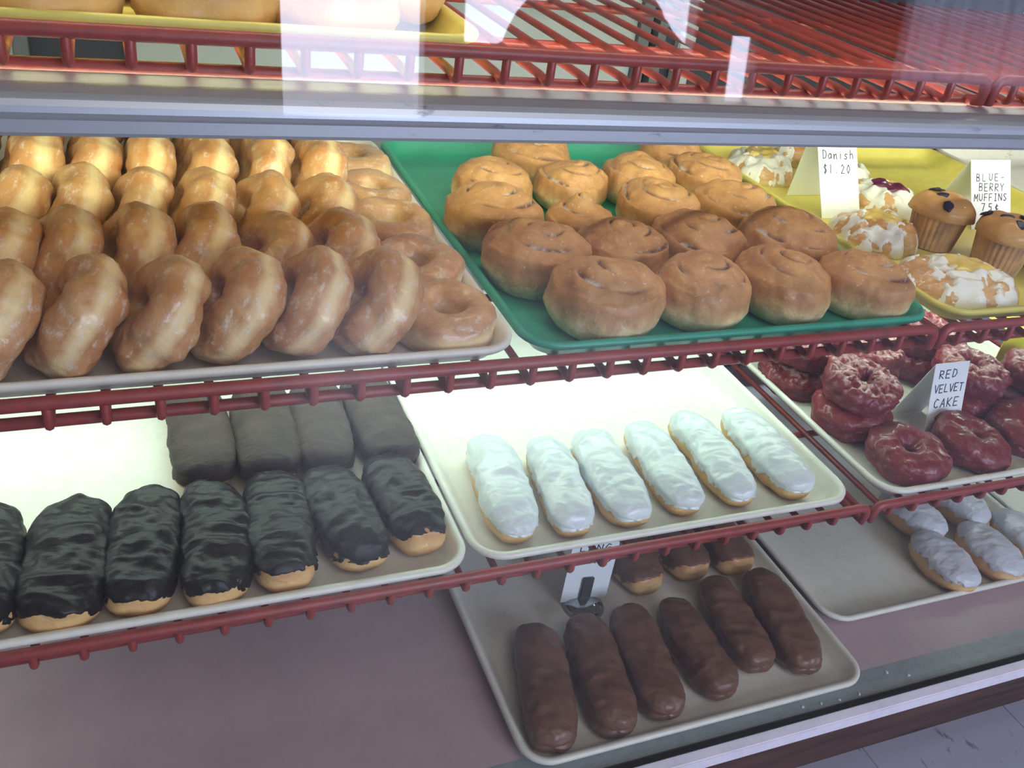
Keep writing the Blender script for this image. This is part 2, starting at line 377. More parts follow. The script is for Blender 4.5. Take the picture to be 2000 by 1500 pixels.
# ------------------------------------------------------------------ wire shelves
PITCH = 3.66
def wire_mesh(rail_z, depth):
    pts = [(0, 0, rail_z), (0, 0, 0.65)] + arc((0, 0.45, 0.62), 0.45, 180, 270, 5, (1, 2)) + [(0, 2.2, 0.33), (0, depth * 0.5, 0.33), (0, depth, 0.33)]
    return tube('wire', pts, 0.36, RED, 8)
def wire_shelf(label, x0, x1, yf, zb, rail_z, first, group):
    depth = 58 - yf
    t = thing('wire_shelf', label, 'shelf', (0, yf, zb), group=group)
    r = 1.0; xa, xb = x0 + r, x1 - r
    loop = [(x0, 0, rail_z - r - 1.0)] + arc((xa, 0, rail_z - r), r, 180, 90, 5, (0, 2)) + [((x0 + x1) / 2, 0, rail_z)] + arc((xb, 0, rail_z - r), r, 90, 0, 5, (0, 2)) + [(x1, 0, rail_z - r - 1.0)]
    loop = [(x0, 1.6, -0.1)] + loop + [(x1, 1.6, -0.1)]
    obj('front_rail', tube('front_rail', loop, 0.52, RED, 12), t)
    obj('lower_rail', tube('lower_rail', [(x0, 1.7, -0.35), ((x0 + x1) / 2, 1.7, -0.35), (x1, 1.7, -0.35)], 0.48, RED, 12), t)
    for yy in (depth * 0.28, depth * 0.64, depth - 0.5):
        obj('cross_rod', tube('cross_rod', [(x0, yy, -0.30), (x1, yy, -0.30)], 0.42, RED, 10), t)
    for x in (x0, x1): obj('side_rail', tube('side_rail', [(x, 1.6, -0.1), (x, depth, -0.1)], 0.45, RED, 10), t)
    wm = wire_mesh(rail_z - 0.1, depth); x = first
    while x < x1 - 1.2:
        if x > x0 + 1.0: obj('wire', wm, t, (x, 0, 0))
        x += PITCH
    return t
for (nm, yf, zb, rz) in (('top', 5.6, 23.5, 2.2), ('middle', 0.0, 0.0, 2.3), ('lower', -1.2, -22.2, 1.9)):
    wire_shelf('red vinyl coated wire shelf, %s level, long section on the left' % nm, -58.0, 81.2, yf, zb, rz, -15 * PITCH, 'red wire shelves')
    wire_shelf('red vinyl coated wire shelf, %s level, section at the right edge' % nm, 82.4, 188.0, yf, zb, rz, 84.9, 'red wire shelves')

# ------------------------------------------------------------------ trays
def tray_mesh(name, W, D, m, H=2.1, rc=3.6):
    """rolled-rim bakery tray: origin at the middle of the front edge, underside at z=0"""
    def loop(off, z, n=8):
        out = []; r = max(rc - off, 0.4); hx = W / 2 - off; y0 = off; y1 = D - off
        for (cx, cy, a0) in ((hx - r, y0 + r, -90), (hx - r, y1 - r, 0), (-hx + r, y1 - r, 90), (-hx + r, y0 + r, 180)):
            for i in range(n + 1):
                a = R(a0 + 90 * i / n); out.append((cx + r * math.cos(a), cy + r * math.sin(a), z))
        return out
    prof = [(2.2, 0.0), (1.7, 0.12), (0.75, H - 0.75), (0.25, H - 0.75), (0.02, H - 0.55), (0.0, H - 0.2), (0.2, H), (0.5, H), (0.78, H - 0.15), (0.95, H - 0.4), (1.75, 0.5), (2.3, 0.25), (3.4, 0.2)]
    V = []; F = []
    for (o_, z) in prof: V += loop(o_, z)
    n = len(V) // len(prof)
    for i in range(len(prof) - 1):
        for k in range(n): F.append((i * n + k, i * n + (k + 1) % n, (i + 1) * n + (k + 1) % n, (i + 1) * n + k))
    F.append(tuple(range(n))[::-1]); F.append(tuple((len(prof) - 1) * n + k for k in range(n)))
    return me(name, V, F, m)
TW = 46.2
def tray(label, x0, y, z, m, rot=0, D=54):
    t = thing('bakery_tray', label, 'tray', (x0 + TW / 2, y, z), (0, 0, R(rot)), None, tray_mesh('bakery_tray', TW, D, m)); return t
ZA, ZB, ZC, ZD = 24.2, 0.72, -21.48, -44.98        # undersides of the trays on the four levels
tray('yellow tray of plain golden ring donuts on the top shelf', -13.8, 7.6, ZA, YELLOW_TRAY, 0, 50)
tray('white tray of glazed ring donuts on the middle shelf', -9.9, 1.7, ZB, WHITE_TRAY)
tray('green tray of cinnamon rolls on the middle shelf', 36.8, 1.5, ZB, GREEN_TRAY)
tray('yellow tray of danishes and muffins on the middle shelf', 85.0, 1.9, ZB, YELLOW_TRAY)
tray('empty white tray at the right edge of the middle shelf', 132.0, 1.9, ZB, WHITE_TRAY)
tray('white tray of chocolate iced long johns on the lower shelf', -12.4, -0.7, ZC, WHITE_TRAY)
tray('white tray of white iced long johns on the lower shelf', 34.1, -0.3, ZC, WHITE_TRAY)
tray('white tray of red velvet cake rings on the lower shelf', 84.2, -0.6, ZC, WHITE_TRAY)
tray('white tray of maple iced long johns on the case floor', 39.9, -8.0, ZD, WHITE_TRAY)
tray('white tray of sugar iced oval donuts on the case floor', 87.0, 1.0, ZD, WHITE_TRAY)
tray('white tray empty at the right edge of the case floor', 134.0, 1.4, ZD, WHITE_TRAY)

# ------------------------------------------------------------------ ring donuts
def ring_mesh(name, RM, rx, rz, m, seed, amp=0.16, nu=72, nv=28, crag=0.0):
    V = []; F = []
    sd = Vector((seed * 3.1, seed * 1.7, 0))
    for i in range(nu):
        u = 2 * PI * i / nu
        for j in range(nv):
            v = 2 * PI * j / nv; cv, sv = math.cos(v), math.sin(v)
            e = 0.86
            px = rx * math.copysign(abs(cv) ** e, cv); pz = rz * math.copysign(abs(sv) ** e, sv)
            d = Vector((math.cos(u), math.sin(u), 0)); p = d * (RM + px) + Vector((0, 0, pz))
            nrm = d * cv + Vector((0, 0, sv))
            k = amp * (noise.noise(p * 0.42 + sd) * 2.0 + noise.noise(p * 1.1 + sd) * 0.8 + noise.noise(p * 2.6 + sd) * 0.25)
            k -= 0.10 * math.exp(-(sv / 0.16) ** 2) * (1 if cv > 0 else 0)      # slight waist
            if crag and sv > 0.1:
                q = noise.noise(p * 1.5 + sd); ring = math.exp(-((px - rx * 0.25) / (rx * 0.28)) ** 2)
                k += crag * (q * 0.9 - ring * 0.75 + abs(noise.noise(p * 3.3 + sd)) * 0.5)
            V.append(p + nrm * k)
    for i in range(nu):
        for j in range(nv):
            F.append((i * nv + j, ((i + 1) % nu) * nv + j, ((i + 1) % nu) * nv + (j + 1) % nv, i * nv + (j + 1) % nv))
    return me(name, V, F, m)
ORD = ['first', 'second', 'third', 'fourth', 'fifth', 'sixth', 'seventh', 'eighth']
rings = [ring_mesh('glazed_donut', 2.70, 1.98 + 0.04 * i, 2.12, GLAZED, i + 1, 0.24) for i in range(5)]
random.seed(4)
ROWS = [  # y, x positions, lean from the tray in degrees
    ('front', 6.9, [-8.6, -3.4, 2.2, 7.9, 13.3, 18.9, 24.4], [56, 54, 54, 54, 55, 56, 54]),
    ('second', 15.8, [-8.9, -3.7, 0.9, 6.3, 11.3, 17.0, 22.6], [60, 58, 60, 62, 58, 46, 46]),
    ('third', 24.6, [-8.3, -3.0, 1.8, 6.9, 12.0, 17.6, 23.0], [62, 60, 62, 60, 58, 48, 48]),
    ('fourth', 33.2, [-7.0, -1.9, 3.2, 8.0, 13.4, 19.4, 24.2], [70, 68, 66, 70, 62, 66, 66]),
    ('fifth', 41.8, [-7.2, -1.9, 3.6, 8.6, 13.8, 19.6, 24.6], [70, 68, 70, 68, 66, 66, 66]),
]
for rname, y, xs, leans in ROWS:
    for i, x in enumerate(xs):
        if i == 0 and rname in ('front', 'second', 'third'): continue
        a = leans[i]; z = ZB + 0.25 + 2.72 * math.sin(R(a)) + 1.95
        nth = ORD[i - 1] if rname in ('front', 'second', 'third') else ORD[i]
        lab = 'glazed ring donut leaning in the %s row of the white tray, %s from the left' % (rname, nth)
        thing('glazed_donut', lab, 'donut', (x, y + random.uniform(-.4, .4), z), (0, -R(a), R(random.uniform(-4, 7))), 'glazed ring donuts standing in rows', rings[(i * 2 + len(rname)) % 5])
flat = ring_mesh('glazed_donut', 2.78, 1.75, 1.8, GLAZED_FLAT, 9, 0.16)
flat2 = ring_mesh('glazed_donut', 2.78, 1.75, 1.8, GLAZED_FLAT, 12, 0.16)
for i, (x, y, z, rx, ry) in enumerate([(31.0, 7.3, 0, 4, -2), (30.9, 16.2, 0.3, 3, -6), (30.8, 25.2, 0.6, 4, -6), (30.9, 34.2, 0.4, 3, -5), (31.0, 43.2, 0.5, 3, 3)]):
    thing('glazed_donut', 'glazed ring donut lying flat along the right rim, %s from the front' % ORD[i], 'donut',
          (x, y, ZB + 2.1 + z), (R(rx), R(ry), R(40 * i)), 'glazed ring donuts lying flat', flat if i % 2 == 0 else flat2)
plain = [ring_mesh('plain_donut', 2.95, 2.15, 2.3, PLAIN, 20 + i, 0.26) for i in range(3)]
for i, (x, y, z, ry) in enumerate([(-8.0, 14.2, 0, -2), (2.5, 14.2, 0, 3), (12.6, 14.4, 0, -2), (21.9, 15.6, 0, 0), (27.2, 20.2, 0.9, 14)]):
    o = thing('plain_donut', 'plain golden ring donut in the front of the top shelf tray, %s from the left' % ORD[i], 'donut',
          (x, y - 1.0, ZA + 2.75 + z), (0, R(ry), R(50 * i)), 'plain golden donuts on the top shelf', plain[i % 3]); o.rotation_mode = 'ZYX'
for i, (x, y) in enumerate([(-3.5, 24.5), (7.0, 24.5), (17.2, 25.2)]):
    thing('plain_donut', 'plain golden ring donut, back row of the top shelf, %s from the left' % ORD[i], 'donut',
          (x, y, ZA + 2.75), (0, 0, R(33 * i)), 'plain golden donuts on the top shelf', plain[(i + 1) % 3])

# red velvet cake rings
velvet = [ring_mesh('red_velvet_donut', 2.85, 2.2, 2.0, VELVET, 31, 0.22, 110, 44, 0.12), ring_mesh('red_velvet_donut', 2.85, 2.2, 2.0, VELVET_CRUST, 34, 0.18, 96, 36, 0.45),
          ring_mesh('red_velvet_donut', 2.85, 2.2, 1.95, VELVET_CRUST, 37, 0.2, 96, 36, 0.55)]
for (x, y, lev, k, rx, ry, lab) in [
    (92.3, 5.3, 0, 0, 4, 0, 'smooth dark red velvet cake ring alone at the front left corner of its tray'),
    (103.4, 5.8, 0, 0, 8, 8, 'smooth red velvet cake ring lying in front of the red velvet price card'),
    (114.2, 6.6, 0, 0, 6, 0, 'red velvet cake ring at the front right, cut by the photo edge'),
    (91.0, 14.6, 0, 0, -3, -4, 'red velvet cake ring underneath, bottom of the left stack'),
    (91.6, 15.2, 1, 2, 10, 3, 'crusty red velvet cake ring on top of the left stack'),
    (100.6, 24.2, 0, 0, 0, 0, 'dark red velvet cake ring low behind the price card, bottom of its stack'),
    (99.6, 23.4, 1, 1, 8, 2, 'crusty red velvet cake ring on top, left behind the price card'),
    (111.6, 15.4, 0, 0, 0, 0, 'red velvet cake ring bottom of the stack right of the price card'),
    (111.2, 15.6, 1, 1, 4, 2, 'crusty red velvet cake ring on top of the stack right of the price card'),
    (89.8, 25.0, 0, 1, 6, -8, 'red velvet cake ring against the left rim of its tray, behind the left stack'),
    (89.6, 26.0, 1, 2, 6, 8, 'red velvet cake ring under the middle shelf, top of the rear left stack'),
    (111.2, 25.4, 0, 1, 0, 0, 'red velvet cake ring at the bottom of the rear right stack'),
    (112.6, 25.2, 1, 2, 6, -4, 'frosted red velvet cake ring peeking over the rear, nearest the yellow card'),
    (103.8, 33.0, 1, 2, 6, 4, 'frosted red velvet cake ring peeking below the shelf, far middle'),
    (104.0, 33.4, 0, 1, 0, 0, 'red velvet cake ring hidden low in the far middle stack'),
    (122.2, 13.0, 0, 0, 0, 0, 'red velvet cake ring at the right photo edge, lower one of its stack'),
    (121.8, 13.2, 1, 1, 4, 4, 'red velvet cake ring at the right photo edge, upper one of its stack')]:
    o = thing('red_velvet_donut', lab, 'donut', (x, y, ZC + 2.25 + lev * 3.75), (R(rx), R(ry), R(x * 17 + y * 31)), 'red velvet cake rings', velvet[k]); o.rotation_mode = 'ZYX'

# ------------------------------------------------------------------ long johns
def john_body(L, W, H, seed, p=3.2, q=2.4, n=52, nv=26, bend=0.0, lumpy=0.0):
    sd = Vector((seed * 2.3, seed, 0)); V = []; F = []
    def pt(s, v, off):
        hw = max(1 - abs(s) ** p, 0) ** (1 / p); y = s * L / 2
        cv, sv = math.cos(v), math.sin(v); e = 0.75
        x = (W / 2) * hw * math.copysign(abs(cv) ** e, cv); z = (H / 2) * hw ** 0.75 * math.copysign(abs(sv) ** e, sv) * (1 if hw > 0.02 else 0)
        P = Vector((x + bend * (1 - s * s), y, z)); nr = Vector((cv * hw, s ** 5, sv)).normalized()
        k = 0.30 * noise.noise(P * 0.22 + sd) + 0.17 * noise.noise(P * 0.6 + sd) + 0.05 * noise.noise(P * 1.8 + sd)
        k -= 0.18 * math.exp(-((v - PI * 0.02) / 0.2) ** 2) + 0.18 * math.exp(-((v - PI * 0.98) / 0.2) ** 2)
        if lumpy and sv > -0.2:
            k += lumpy * min(1, sv + 0.2) * (0.5 * noise.noise(P * 0.75 + sd) - 1.1 * abs(noise.noise(Vector((P.x * 0.35, P.y * 0.62, P.z * 0.3)) + sd * 2)))
        return P + nr * (k + off)
    return pt
def john_meshes(name, L, W, H, dm, im, seed, lip=0.12, p=3.2, bend=0.0, wrinkle=0.0, rag=0.3, front=0.0, n=60, nv=26, lumpy=0.0):
    pt = john_body(L, W, H, seed, p=p, bend=bend, lumpy=lumpy)
    V = []; F = []
    S_ = [math.sin(PI / 2 * (-1 + 2 * i / n)) for i in range(n + 1)]
    S_[0] = -0.99999; S_[-1] = 0.99999
    for s in S_:
        for j in range(nv): V.append(pt(s, 2 * PI * j / nv, 0))
    for i in range(n):
        for j in range(nv): F.append((i * nv + j, (i + 1) * nv + j, (i + 1) * nv + (j + 1) % nv, i * nv + (j + 1) % nv))
    F.append(tuple(range(nv))); F.append(tuple(n * nv + j for j in range(nv))[::-1])
    body = me(name, V, F, dm); body.flip_normals() if False else None
    # icing: shell draped over the upper side, ragged edge where it runs out
    n2, m2 = n * 2, nv * 3; V = []; K = []; F = []; sd = Vector((seed * 5.1, 0, 3))
    S2 = [math.sin(PI / 2 * (-1 + 2 * i / n2)) for i in range(n2 + 1)]; S2[0] = -0.99999; S2[-1] = 0.99999
    for s in S2:
        for j in range(m2):
            v = 2 * PI * j / m2; P0 = pt(s, v, 0); zr = P0.z / (H / 2)
            q = P0 * 1.0
            thr = lip + rag * (1 - s ** 10 * 0.75) * (0.9 * noise.noise(q * 0.45 + sd) + 0.8 * noise.noise(q * 1.3 + sd) + 0.5 * noise.noise(q * 3.0 + sd)) + front * max(0, -s - 0.72) * 3.5
            k = max(0.0, min(1.0, (zr - thr) / 0.16 + 0.5)); k = k * k * (3 - 2 * k)
            P = pt(s, v, -0.22 + 0.36 * k)
            if wrinkle:
                P.z += k * wrinkle * 0.085 * math.sin(P.y * 5.5 + 3.5 * noise.noise(P * 0.7 + sd)) * max(0, noise.noise(Vector((P.x * .45, P.y * 0.22, seed))) + 0.12)
                P.z += k * 0.05 * noise.noise(P * 2.2 + sd)
            V.append(P); K.append(k)
    for i in range(n2):
        for j in range(m2):
            f = (i * m2 + j, (i + 1) * m2 + j, (i + 1) * m2 + (j + 1) % m2, i * m2 + (j + 1) % m2)
            if max(K[c] for c in f) > 0.01: F.append(f)
    for i, c in ((0, -1), (n2, 1)):
        if max(K[i * m2:(i + 1) * m2]) > 0.01: F.append(tuple(i * m2 + j for j in range(m2))[::-c])
    used = sorted({c for f in F for c in f}); mp = {c: i for i, c in enumerate(used)}
    return body, me(name + '_icing', [V[c] for c in used], [tuple(mp[c] for c in f) for f in F], im)
def long_john(name, label, cat, group, bm_, loc, rot):
    t = thing(name, label, cat, loc, rot, group); obj('dough', bm_[0], t); obj('icing', bm_[1], t); return t
random.seed(11)
# chocolate, front row
for i, (x, y, a, L, W) in enumerate([(-7.6, 8.2, 0, 14.6, 6.8), (-1.1, 7.6, -6, 14.8, 7.2), (5.2, 7.9, -9, 14.6, 6.4), (10.9, 7.7, -3, 15.0, 6.4), (17.0, 7.9, -4, 14.6, 6.5), (23.4, 8.4, 7, 13.6, 6.3), (29.6, 9.4, 5, 13.4, 6.2)]):
    mm = john_meshes('long_john', L, W, 4.3, DOUGH, CHOC, 40 + i, lip=-0.35 if i < 4 else -0.2, rag=0.5, front=[.5, .7, .6, .6, .8, .15, .8][i], lumpy=[.4, .45, .38, .5, .22, .28, .35][i], wrinkle=[.35, .4, .35, .4, 1.3, .25, .4][i], bend=[0, 0.2, 0, .5, 0, -.3, -.2][i])
    long_john('long_john', 'glossy dark chocolate long john in the front row, %s from the left' % ORD[i], 'long john', 'glossy chocolate long johns', mm, (x, y, ZC + 2.35), (0, 0, R(a)))
for i, (x, y, a, W) in enumerate([(11.4, 23.9, 0, 6.4), (18.0, 23.6, -2, 6.6), (24.0, 23.6, -4, 6.0), (30.3, 23.4, 2, 6.2)]):
    mm = john_meshes('long_john', 14.8, W, 4.2, DOUGH, CHOC_MATTE, 60 + i, lip=-0.35, rag=0.3, p=5.0, wrinkle=0.15)
    long_john('long_john', 'dull dried chocolate long john in the back row, %s from the left' % ORD[i], 'long john', 'dull chocolate long johns', mm, (x, y, ZC + 2.3), (0, 0, R(a)))
# white iced
for i, (x, y, a, L, W) in enumerate([(40.2, 9.9, -6, 15.6, 5.6), (46.6, 9.0, -8, 14.6, 5.2), (52.9, 9.0, -5, 14.4, 5.6), (59.8, 9.6, -5, 14.6, 5.4), (66.6, 9.9, -4, 15.6, 5.3), (74.2, 9.8, -2, 15.6, 5.8)]):
    mm = john_meshes('long_john', L, W, 3.7, DOUGH, VANILLA, 80 + i, lip=-0.12, rag=0.30, p=3.6, lumpy=0.25, wrinkle=0.10, bend=[.2, .0, -.2, .1, .3, 0][i])
    long_john('long_john', 'white vanilla iced long john, %s from the left in the row of six' % ORD[i], 'long john', 'white iced long johns', mm, (x, y, ZC + 2.05), (0, 0, R(a)))
# maple iced
MP = [(45.6, 1.8, -14, 16.6, 6.2), (52.8, 1.6, -10, 16.2, 6.0), (59.2, 1.9, -9, 15.8, 6.0), (66.6, 2.1, -3, 14.6, 5.6), (73.6, 4.2, -6, 14.4, 5.8), (80.2, 3.4, -11, 16.6, 6.2)]
for i, (x, y, a, L, W) in enumerate(MP):
    mm = john_meshes('long_john', L, W, 4.0, DOUGH, MAPLE, 100 + i, lip=-0.68, rag=0.3, front=0.15, p=3.4, lumpy=0.2, wrinkle=0.06, bend=[.3, 0, 0, -.3, -.2, 0][i])
    long_john('long_john', 'maple brown iced long john in the front row, %s from the left' % ORD[i], 'long john', 'maple iced long johns', mm, (x, y, ZD + 2.2), (0, 0, R(a)))
for i, (x, y, a) in enumerate([(65.4, 19.6, 2), (73.4, 20.2, 0), (80.6, 20.0, -2)]):
    mm = john_meshes('long_john', 14.4, 6.4, 4.2, DOUGH, MAPLE, 110 + i, lip=-0.3, rag=0.4, front=1.2, p=3.8, wrinkle=0.05)
    long_john('long_john', 'maple brown iced long john in the shaded back row, %s from the left' % ORD[i], 'long john', 'maple iced long johns', mm, (x, y, ZD + 2.3), (0, 0, R(a)))
# oval sugar iced
for i, (x, y, a, lab) in enumerate([(111.6, 6.6, -2, 'nearest the empty half of its tray'), (120.9, 6.8, -1, 'second in the front row'), (114.6, 16.6, 8, 'behind the frontmost left one'),
                                    (124.6, 17.2, 2, 'in the back row under the shelf, right one'), (129.6, 8.0, 1, 'at the right photo edge')]):
    mm = john_meshes('filled_donut', 11.2, 7.4, 4.6, DOUGH, SUGAR, 120 + i, lip=0.10, rag=0.32, front=0.0, p=2.2, lumpy=0.15, wrinkle=0.12)
    long_john('filled_donut', 'oval filled donut with white sugar icing, %s' % lab, 'donut', 'oval sugar iced donuts', mm, (x, y, ZD + 2.5), (0, 0, R(a)))

# ------------------------------------------------------------------ cinnamon rolls
def roll_mesh(rad, H, seed, pop=0.0, nu=120, nr=44):
    V = []; F = []; G = []; sd = Vector((seed * 1.9, seed * 0.7, 0))
    prof = []
    for i in range(nr + 1):
        t = i / nr
        if t < 0.62: r = t / 0.62; prof.append((r * 0.90, 1 - 0.30 * r ** 2.5, True))
        else:
            a = (t - 0.62) / 0.38 * PI * 0.92; prof.append((0.90 + 0.10 * math.sin(a) - 0.16 * max(0, (t - 0.85) / 0.15), 0.70 * (0.5 + 0.5 * math.cos(a)), False))
    V.append((0, 0, H)); G.append(0)
    ph = seed * 1.3
    for i in range(1, nr + 1):
        r, zz, top = prof[i]
        for k in range(nu):
            a = 2 * PI * k / nu
            ecc = 1 + 0.05 * math.sin(a * 2 + ph) + 0.03 * math.sin(a * 3 + seed)
            x, y = rad * r * ecc * math.cos(a), rad * r * ecc * math.sin(a); z = H * zz
            g = 0
            if r <= 0.93 and i / nr < 0.75:
                turns = 2.8; f = (r * turns - (a + ph) / (2 * PI)) % 1.0; dd = min(f, 1 - f)
                vis = max(0.0, min(1.0, 0.42 + 2.2 * noise.noise(Vector((x * 0.33, y * 0.33, seed)))))
                g = math.exp(-(dd / 0.085) ** 2) * vis * (1 if r > 0.14 else r / 0.14)
                z -= 0.42 * g; z += 0.22 * math.sin(f * PI) * vis
                z += pop * math.exp(-(r / 0.33) ** 4)
            P = Vector((x, y, z)); k_ = 0.42 * noise.noise(P * 0.3 + sd) + 0.20 * noise.noise(P * 0.8 + sd) + 0.06 * noise.noise(P * 2.0 + sd)
            P = P + Vector((math.cos(a) * r, math.sin(a) * r, 0.6)) * k_
            P.z = max(P.z, 0.0); V.append(P); G.append(g)
    for k in range(nu): F.append((0, 1 + k, 1 + (k + 1) % nu))
    for i in range(nr - 1):
        for k in range(nu): F.append((1 + i * nu + k, 1 + (i + 1) * nu + k, 1 + (i + 1) * nu + (k + 1) % nu, 1 + i * nu + (k + 1) % nu))
    F.append(tuple(1 + (nr - 1) * nu + k for k in range(nu))[::-1])
    d = me('cinnamon_roll', V, F, ROLL); at = d.attributes.new('groove', 'FLOAT', 'POINT'); at.data.foreach_set('value', G); return d
rolls = [roll_mesh(4.95, 6.0, i + 1, 0.0) for i in range(5)]
popped = roll_mesh(4.5, 4.8, 9, 1.3)
RL = [(46.6, 7.4, 1.08, 0, 'front row, first from the left'), (57.3, 8.2, 1.02, 1, 'front row, second from the left'), (67.6, 8.4, 1.04, 2, 'front row, third from the left'), (77.2, 7.6, 0.98, 3, 'front row, at the right corner'),
      (43.2, 16.6, 1.04, 4, 'second row, first from the left'), (53.6, 17.6, 0.94, 2, 'second row, second from the left'), (63.4, 18.2, 1.02, 0, 'second row, third from the left'), (74.6, 17.6, 1.10, 1, 'second row, widest one at the right rim'),
      (42.6, 27.0, 1.02, 3, 'third row, first from the left'), (52.8, 26.4, 0.92, 9, 'third row, with its centre popped up'), (63.6, 28.0, 1.0, 4, 'third row, third from the left'), (74.0, 27.6, 1.0, 0, 'third row, at the right rim'),
      (46.0, 36.4, 0.92, 1, 'fourth row, first from the left'), (56.0, 36.0, 0.92, 2, 'fourth row, second from the left'), (66.0, 37.6, 0.96, 3, 'fourth row, third from the left'), (75.8, 37.4, 0.98, 4, 'fourth row, at the right rim'),
      (54.8, 45.2, 0.98, 0, 'alone at the back left of the tray'), (76.2, 47.0, 0.92, 1, 'at the back right of the tray')]
for i, (x, y, s, k, lab) in enumerate(RL):
    o = thing('cinnamon_roll', 'glazed cinnamon roll, ' + lab, 'cinnamon roll', (x, y, ZB + 0.27), (R(random.uniform(-4, 4)), R(random.uniform(-4, 4)), R(77 * i)), 'cinnamon rolls on the green tray', popped if k == 9 else rolls[k])
    o.scale = (s, s, s); o.rotation_euler.x *= 0.5; o.rotation_euler.y *= 0.5

# ------------------------------------------------------------------ danishes and muffins
def blob(name, rx, ry, h, m, seed, rag=0.18, n=64, nr=16, dome=0.5, lump=0.2, drape=None):
    """irregular patch with thickness, rounded edge"""
    V = [(0, 0, h - (0.2 if drape is not None else 0))]; F = []; KK = [0]
    for i in range(1, nr + 1):
        t = i / nr
        for k in range(n):
            a = 2 * PI * k / n; e = 1 + rag * (noise.noise(Vector((math.cos(a) * 1.6, math.sin(a) * 1.6, seed))) * 1.4 + 0.7 * noise.noise(Vector((math.cos(a) * 4, math.sin(a) * 4, seed))))
            x, y = rx * t * e * math.cos(a), ry * t * e * math.sin(a); z = h * (1 - t ** 4) ** dome if t < 1 else 0
            z += lump * noise.noise(Vector((x * 0.7, y * 0.7, seed))) * (1 - t ** 6)
            if drape is not None:      # poured icing: lies over the same surface only where it ran
                q = noise.noise(Vector((x * 0.28, y * 0.28, drape))) + 0.6 * noise.noise(Vector((x * 0.8, y * 0.8, drape))) + 0.25 * noise.noise(Vector((x * 2.2, y * 2.2, drape)))
                q += 0.12 - 1.6 * max(0, t - 0.80) - 0.9 * max(0, 0.35 - t); kk = max(0.0, min(1.0, q / 0.10 + 0.5)); z += -0.2 + 0.42 * kk; KK.append(kk)
            V.append((x, y, z))
    for k in range(n): F.append((0, 1 + k, 1 + (k + 1) % n))
    for i in range(nr - 1):
        for k in range(n): F.append((1 + i * n + k, 1 + (i + 1) * n + k, 1 + (i + 1) * n + (k + 1) % n, 1 + i * n + (k + 1) % n))
    if drape is not None:
        F = [f for f in F if max(KK[c] for c in f) > 0.01]; used = sorted({c for f in F for c in f}); mp = {c: i for i, c in enumerate(used)}
        return me(name, [V[c] for c in used], [tuple(mp[c] for c in f) for f in F], m)
    F.append(tuple(1 + (nr - 1) * n + k for k in range(n))[::-1]); return me(name, V, F, m)
def danish(label, x, y, rx, ry, a, fill, seed):
    t = thing('danish_pastry', label, 'danish', (x, y, ZB + 0.25), (0, 0, R(a)), 'danish pastries on the yellow tray')
    d = obj('pastry_base', blob('pastry_base', rx, ry, 2.9, PASTRY, seed, 0.10, 72, 20, 0.5, 0.9), t)
    obj('filling', blob('filling', rx * 0.45, ry * 0.45, 0.6, fill, seed + 2, 0.3, 48, 10, 0.6, 0.4), t, (rx * 0.12, ry * 0.1, 2.75))
    obj('icing', blob('icing', rx, ry, 2.9, PASTRY_ICING, seed, 0.10, 120, 40, 0.5, 0.9, drape=seed + 5), t)
    return t
danish('iced cream danish at the front corner of the yellow tray, below the muffins', 93.9, 9.8, 7.6, 5.6, -14, CUSTARD, 3)
danish('iced cream danish beside the left rim, in front of the tall danish price card', 93.4, 23.6, 6.2, 5.2, 8, CUSTARD, 8)
danish('berry danish right of the danish price card, nearer one', 103.4, 34.2, 5.8, 4.8, -20, BERRY, 13)
danish('berry danish right of the danish price card, farther one', 103.4, 44.0, 5.6, 4.6, 12, BERRY, 18)
danish('iced danish behind the rightmost cinnamon rolls along the left rim', 91.6, 46.8, 5.4, 5.0, 20, CUSTARD, 23)
danish('iced danish just under the steel rail, behind the danish price card', 102.6, 53.0 - 0.5, 4.4, 3.6, 0, CUSTARD, 28)
def muffin_meshes(seed):
    prof = []; n = 60; V = []; F = []
    lv = [(2.65, 0), (2.8, 0.1), (3.45, 4.6), (3.3, 4.8)]
    for (r, z) in lv:
        for k in range(n * 2):
            a = PI * k / n; rr = r + (0.05 if k % 4 < 2 else -0.03); V.append((rr * math.cos(a), rr * math.sin(a), z))
    N = n * 2
    for i in range(len(lv) - 1):
        for k in range(N): F.append((i * N + k, i * N + (k + 1) % N, (i + 1) * N + (k + 1) % N, (i + 1) * N + k))
    F.append(tuple(range(N))[::-1]); F.append(tuple(3 * N + k for k in range(N)))
    cup = me('paper_cup', V, F, CUP, False)
    top = blob('muffin_top', 4.0, 4.0, 2.3, MUFFIN, seed, 0.07, 64, 20, 0.55, 0.35)
    return cup, top
mc = [muffin_meshes(3), muffin_meshes(7)]
for i, (x, y, lab) in enumerate([(101.4, 22.0, 'left one, right of the front danish'), (105.0, 14.6, 'middle one, in front of its price card'), (113.0, 13.4, 'cut off at the right photo edge'), (112.2, 6.2, 'low at the right photo edge, nearest the tray rim')]):
    t = thing('blueberry_muffin', 'blueberry muffin, ' + lab, 'muffin', (x, y, ZB + 0.25), (0, 0, R(60 * i)), 'blueberry muffins')
    obj('muffin_cup', mc[i % 2][0], t); obj('muffin_top', mc[i % 2][1], t, (0, 0, 4.4))
    random.seed(50 + i)
    for j in range(4):
        a = random.uniform(0, 2 * PI); rr = [0.9, 2.1, 3.1, 1.6][j]
        b = obj('blueberry', blob('blueberry', 0.85, 0.62, 0.22, BLUEB, j + i * 3, 0.22, 24, 6, 0.6, 0.1), t, (rr * math.cos(a), rr * math.sin(a), 4.38 + 2.3 * (1 - (rr / 4) ** 4) ** .55), (0, R(rr * 9), a))
        b.rotation_euler = Euler((0, R(rr * 11), a))

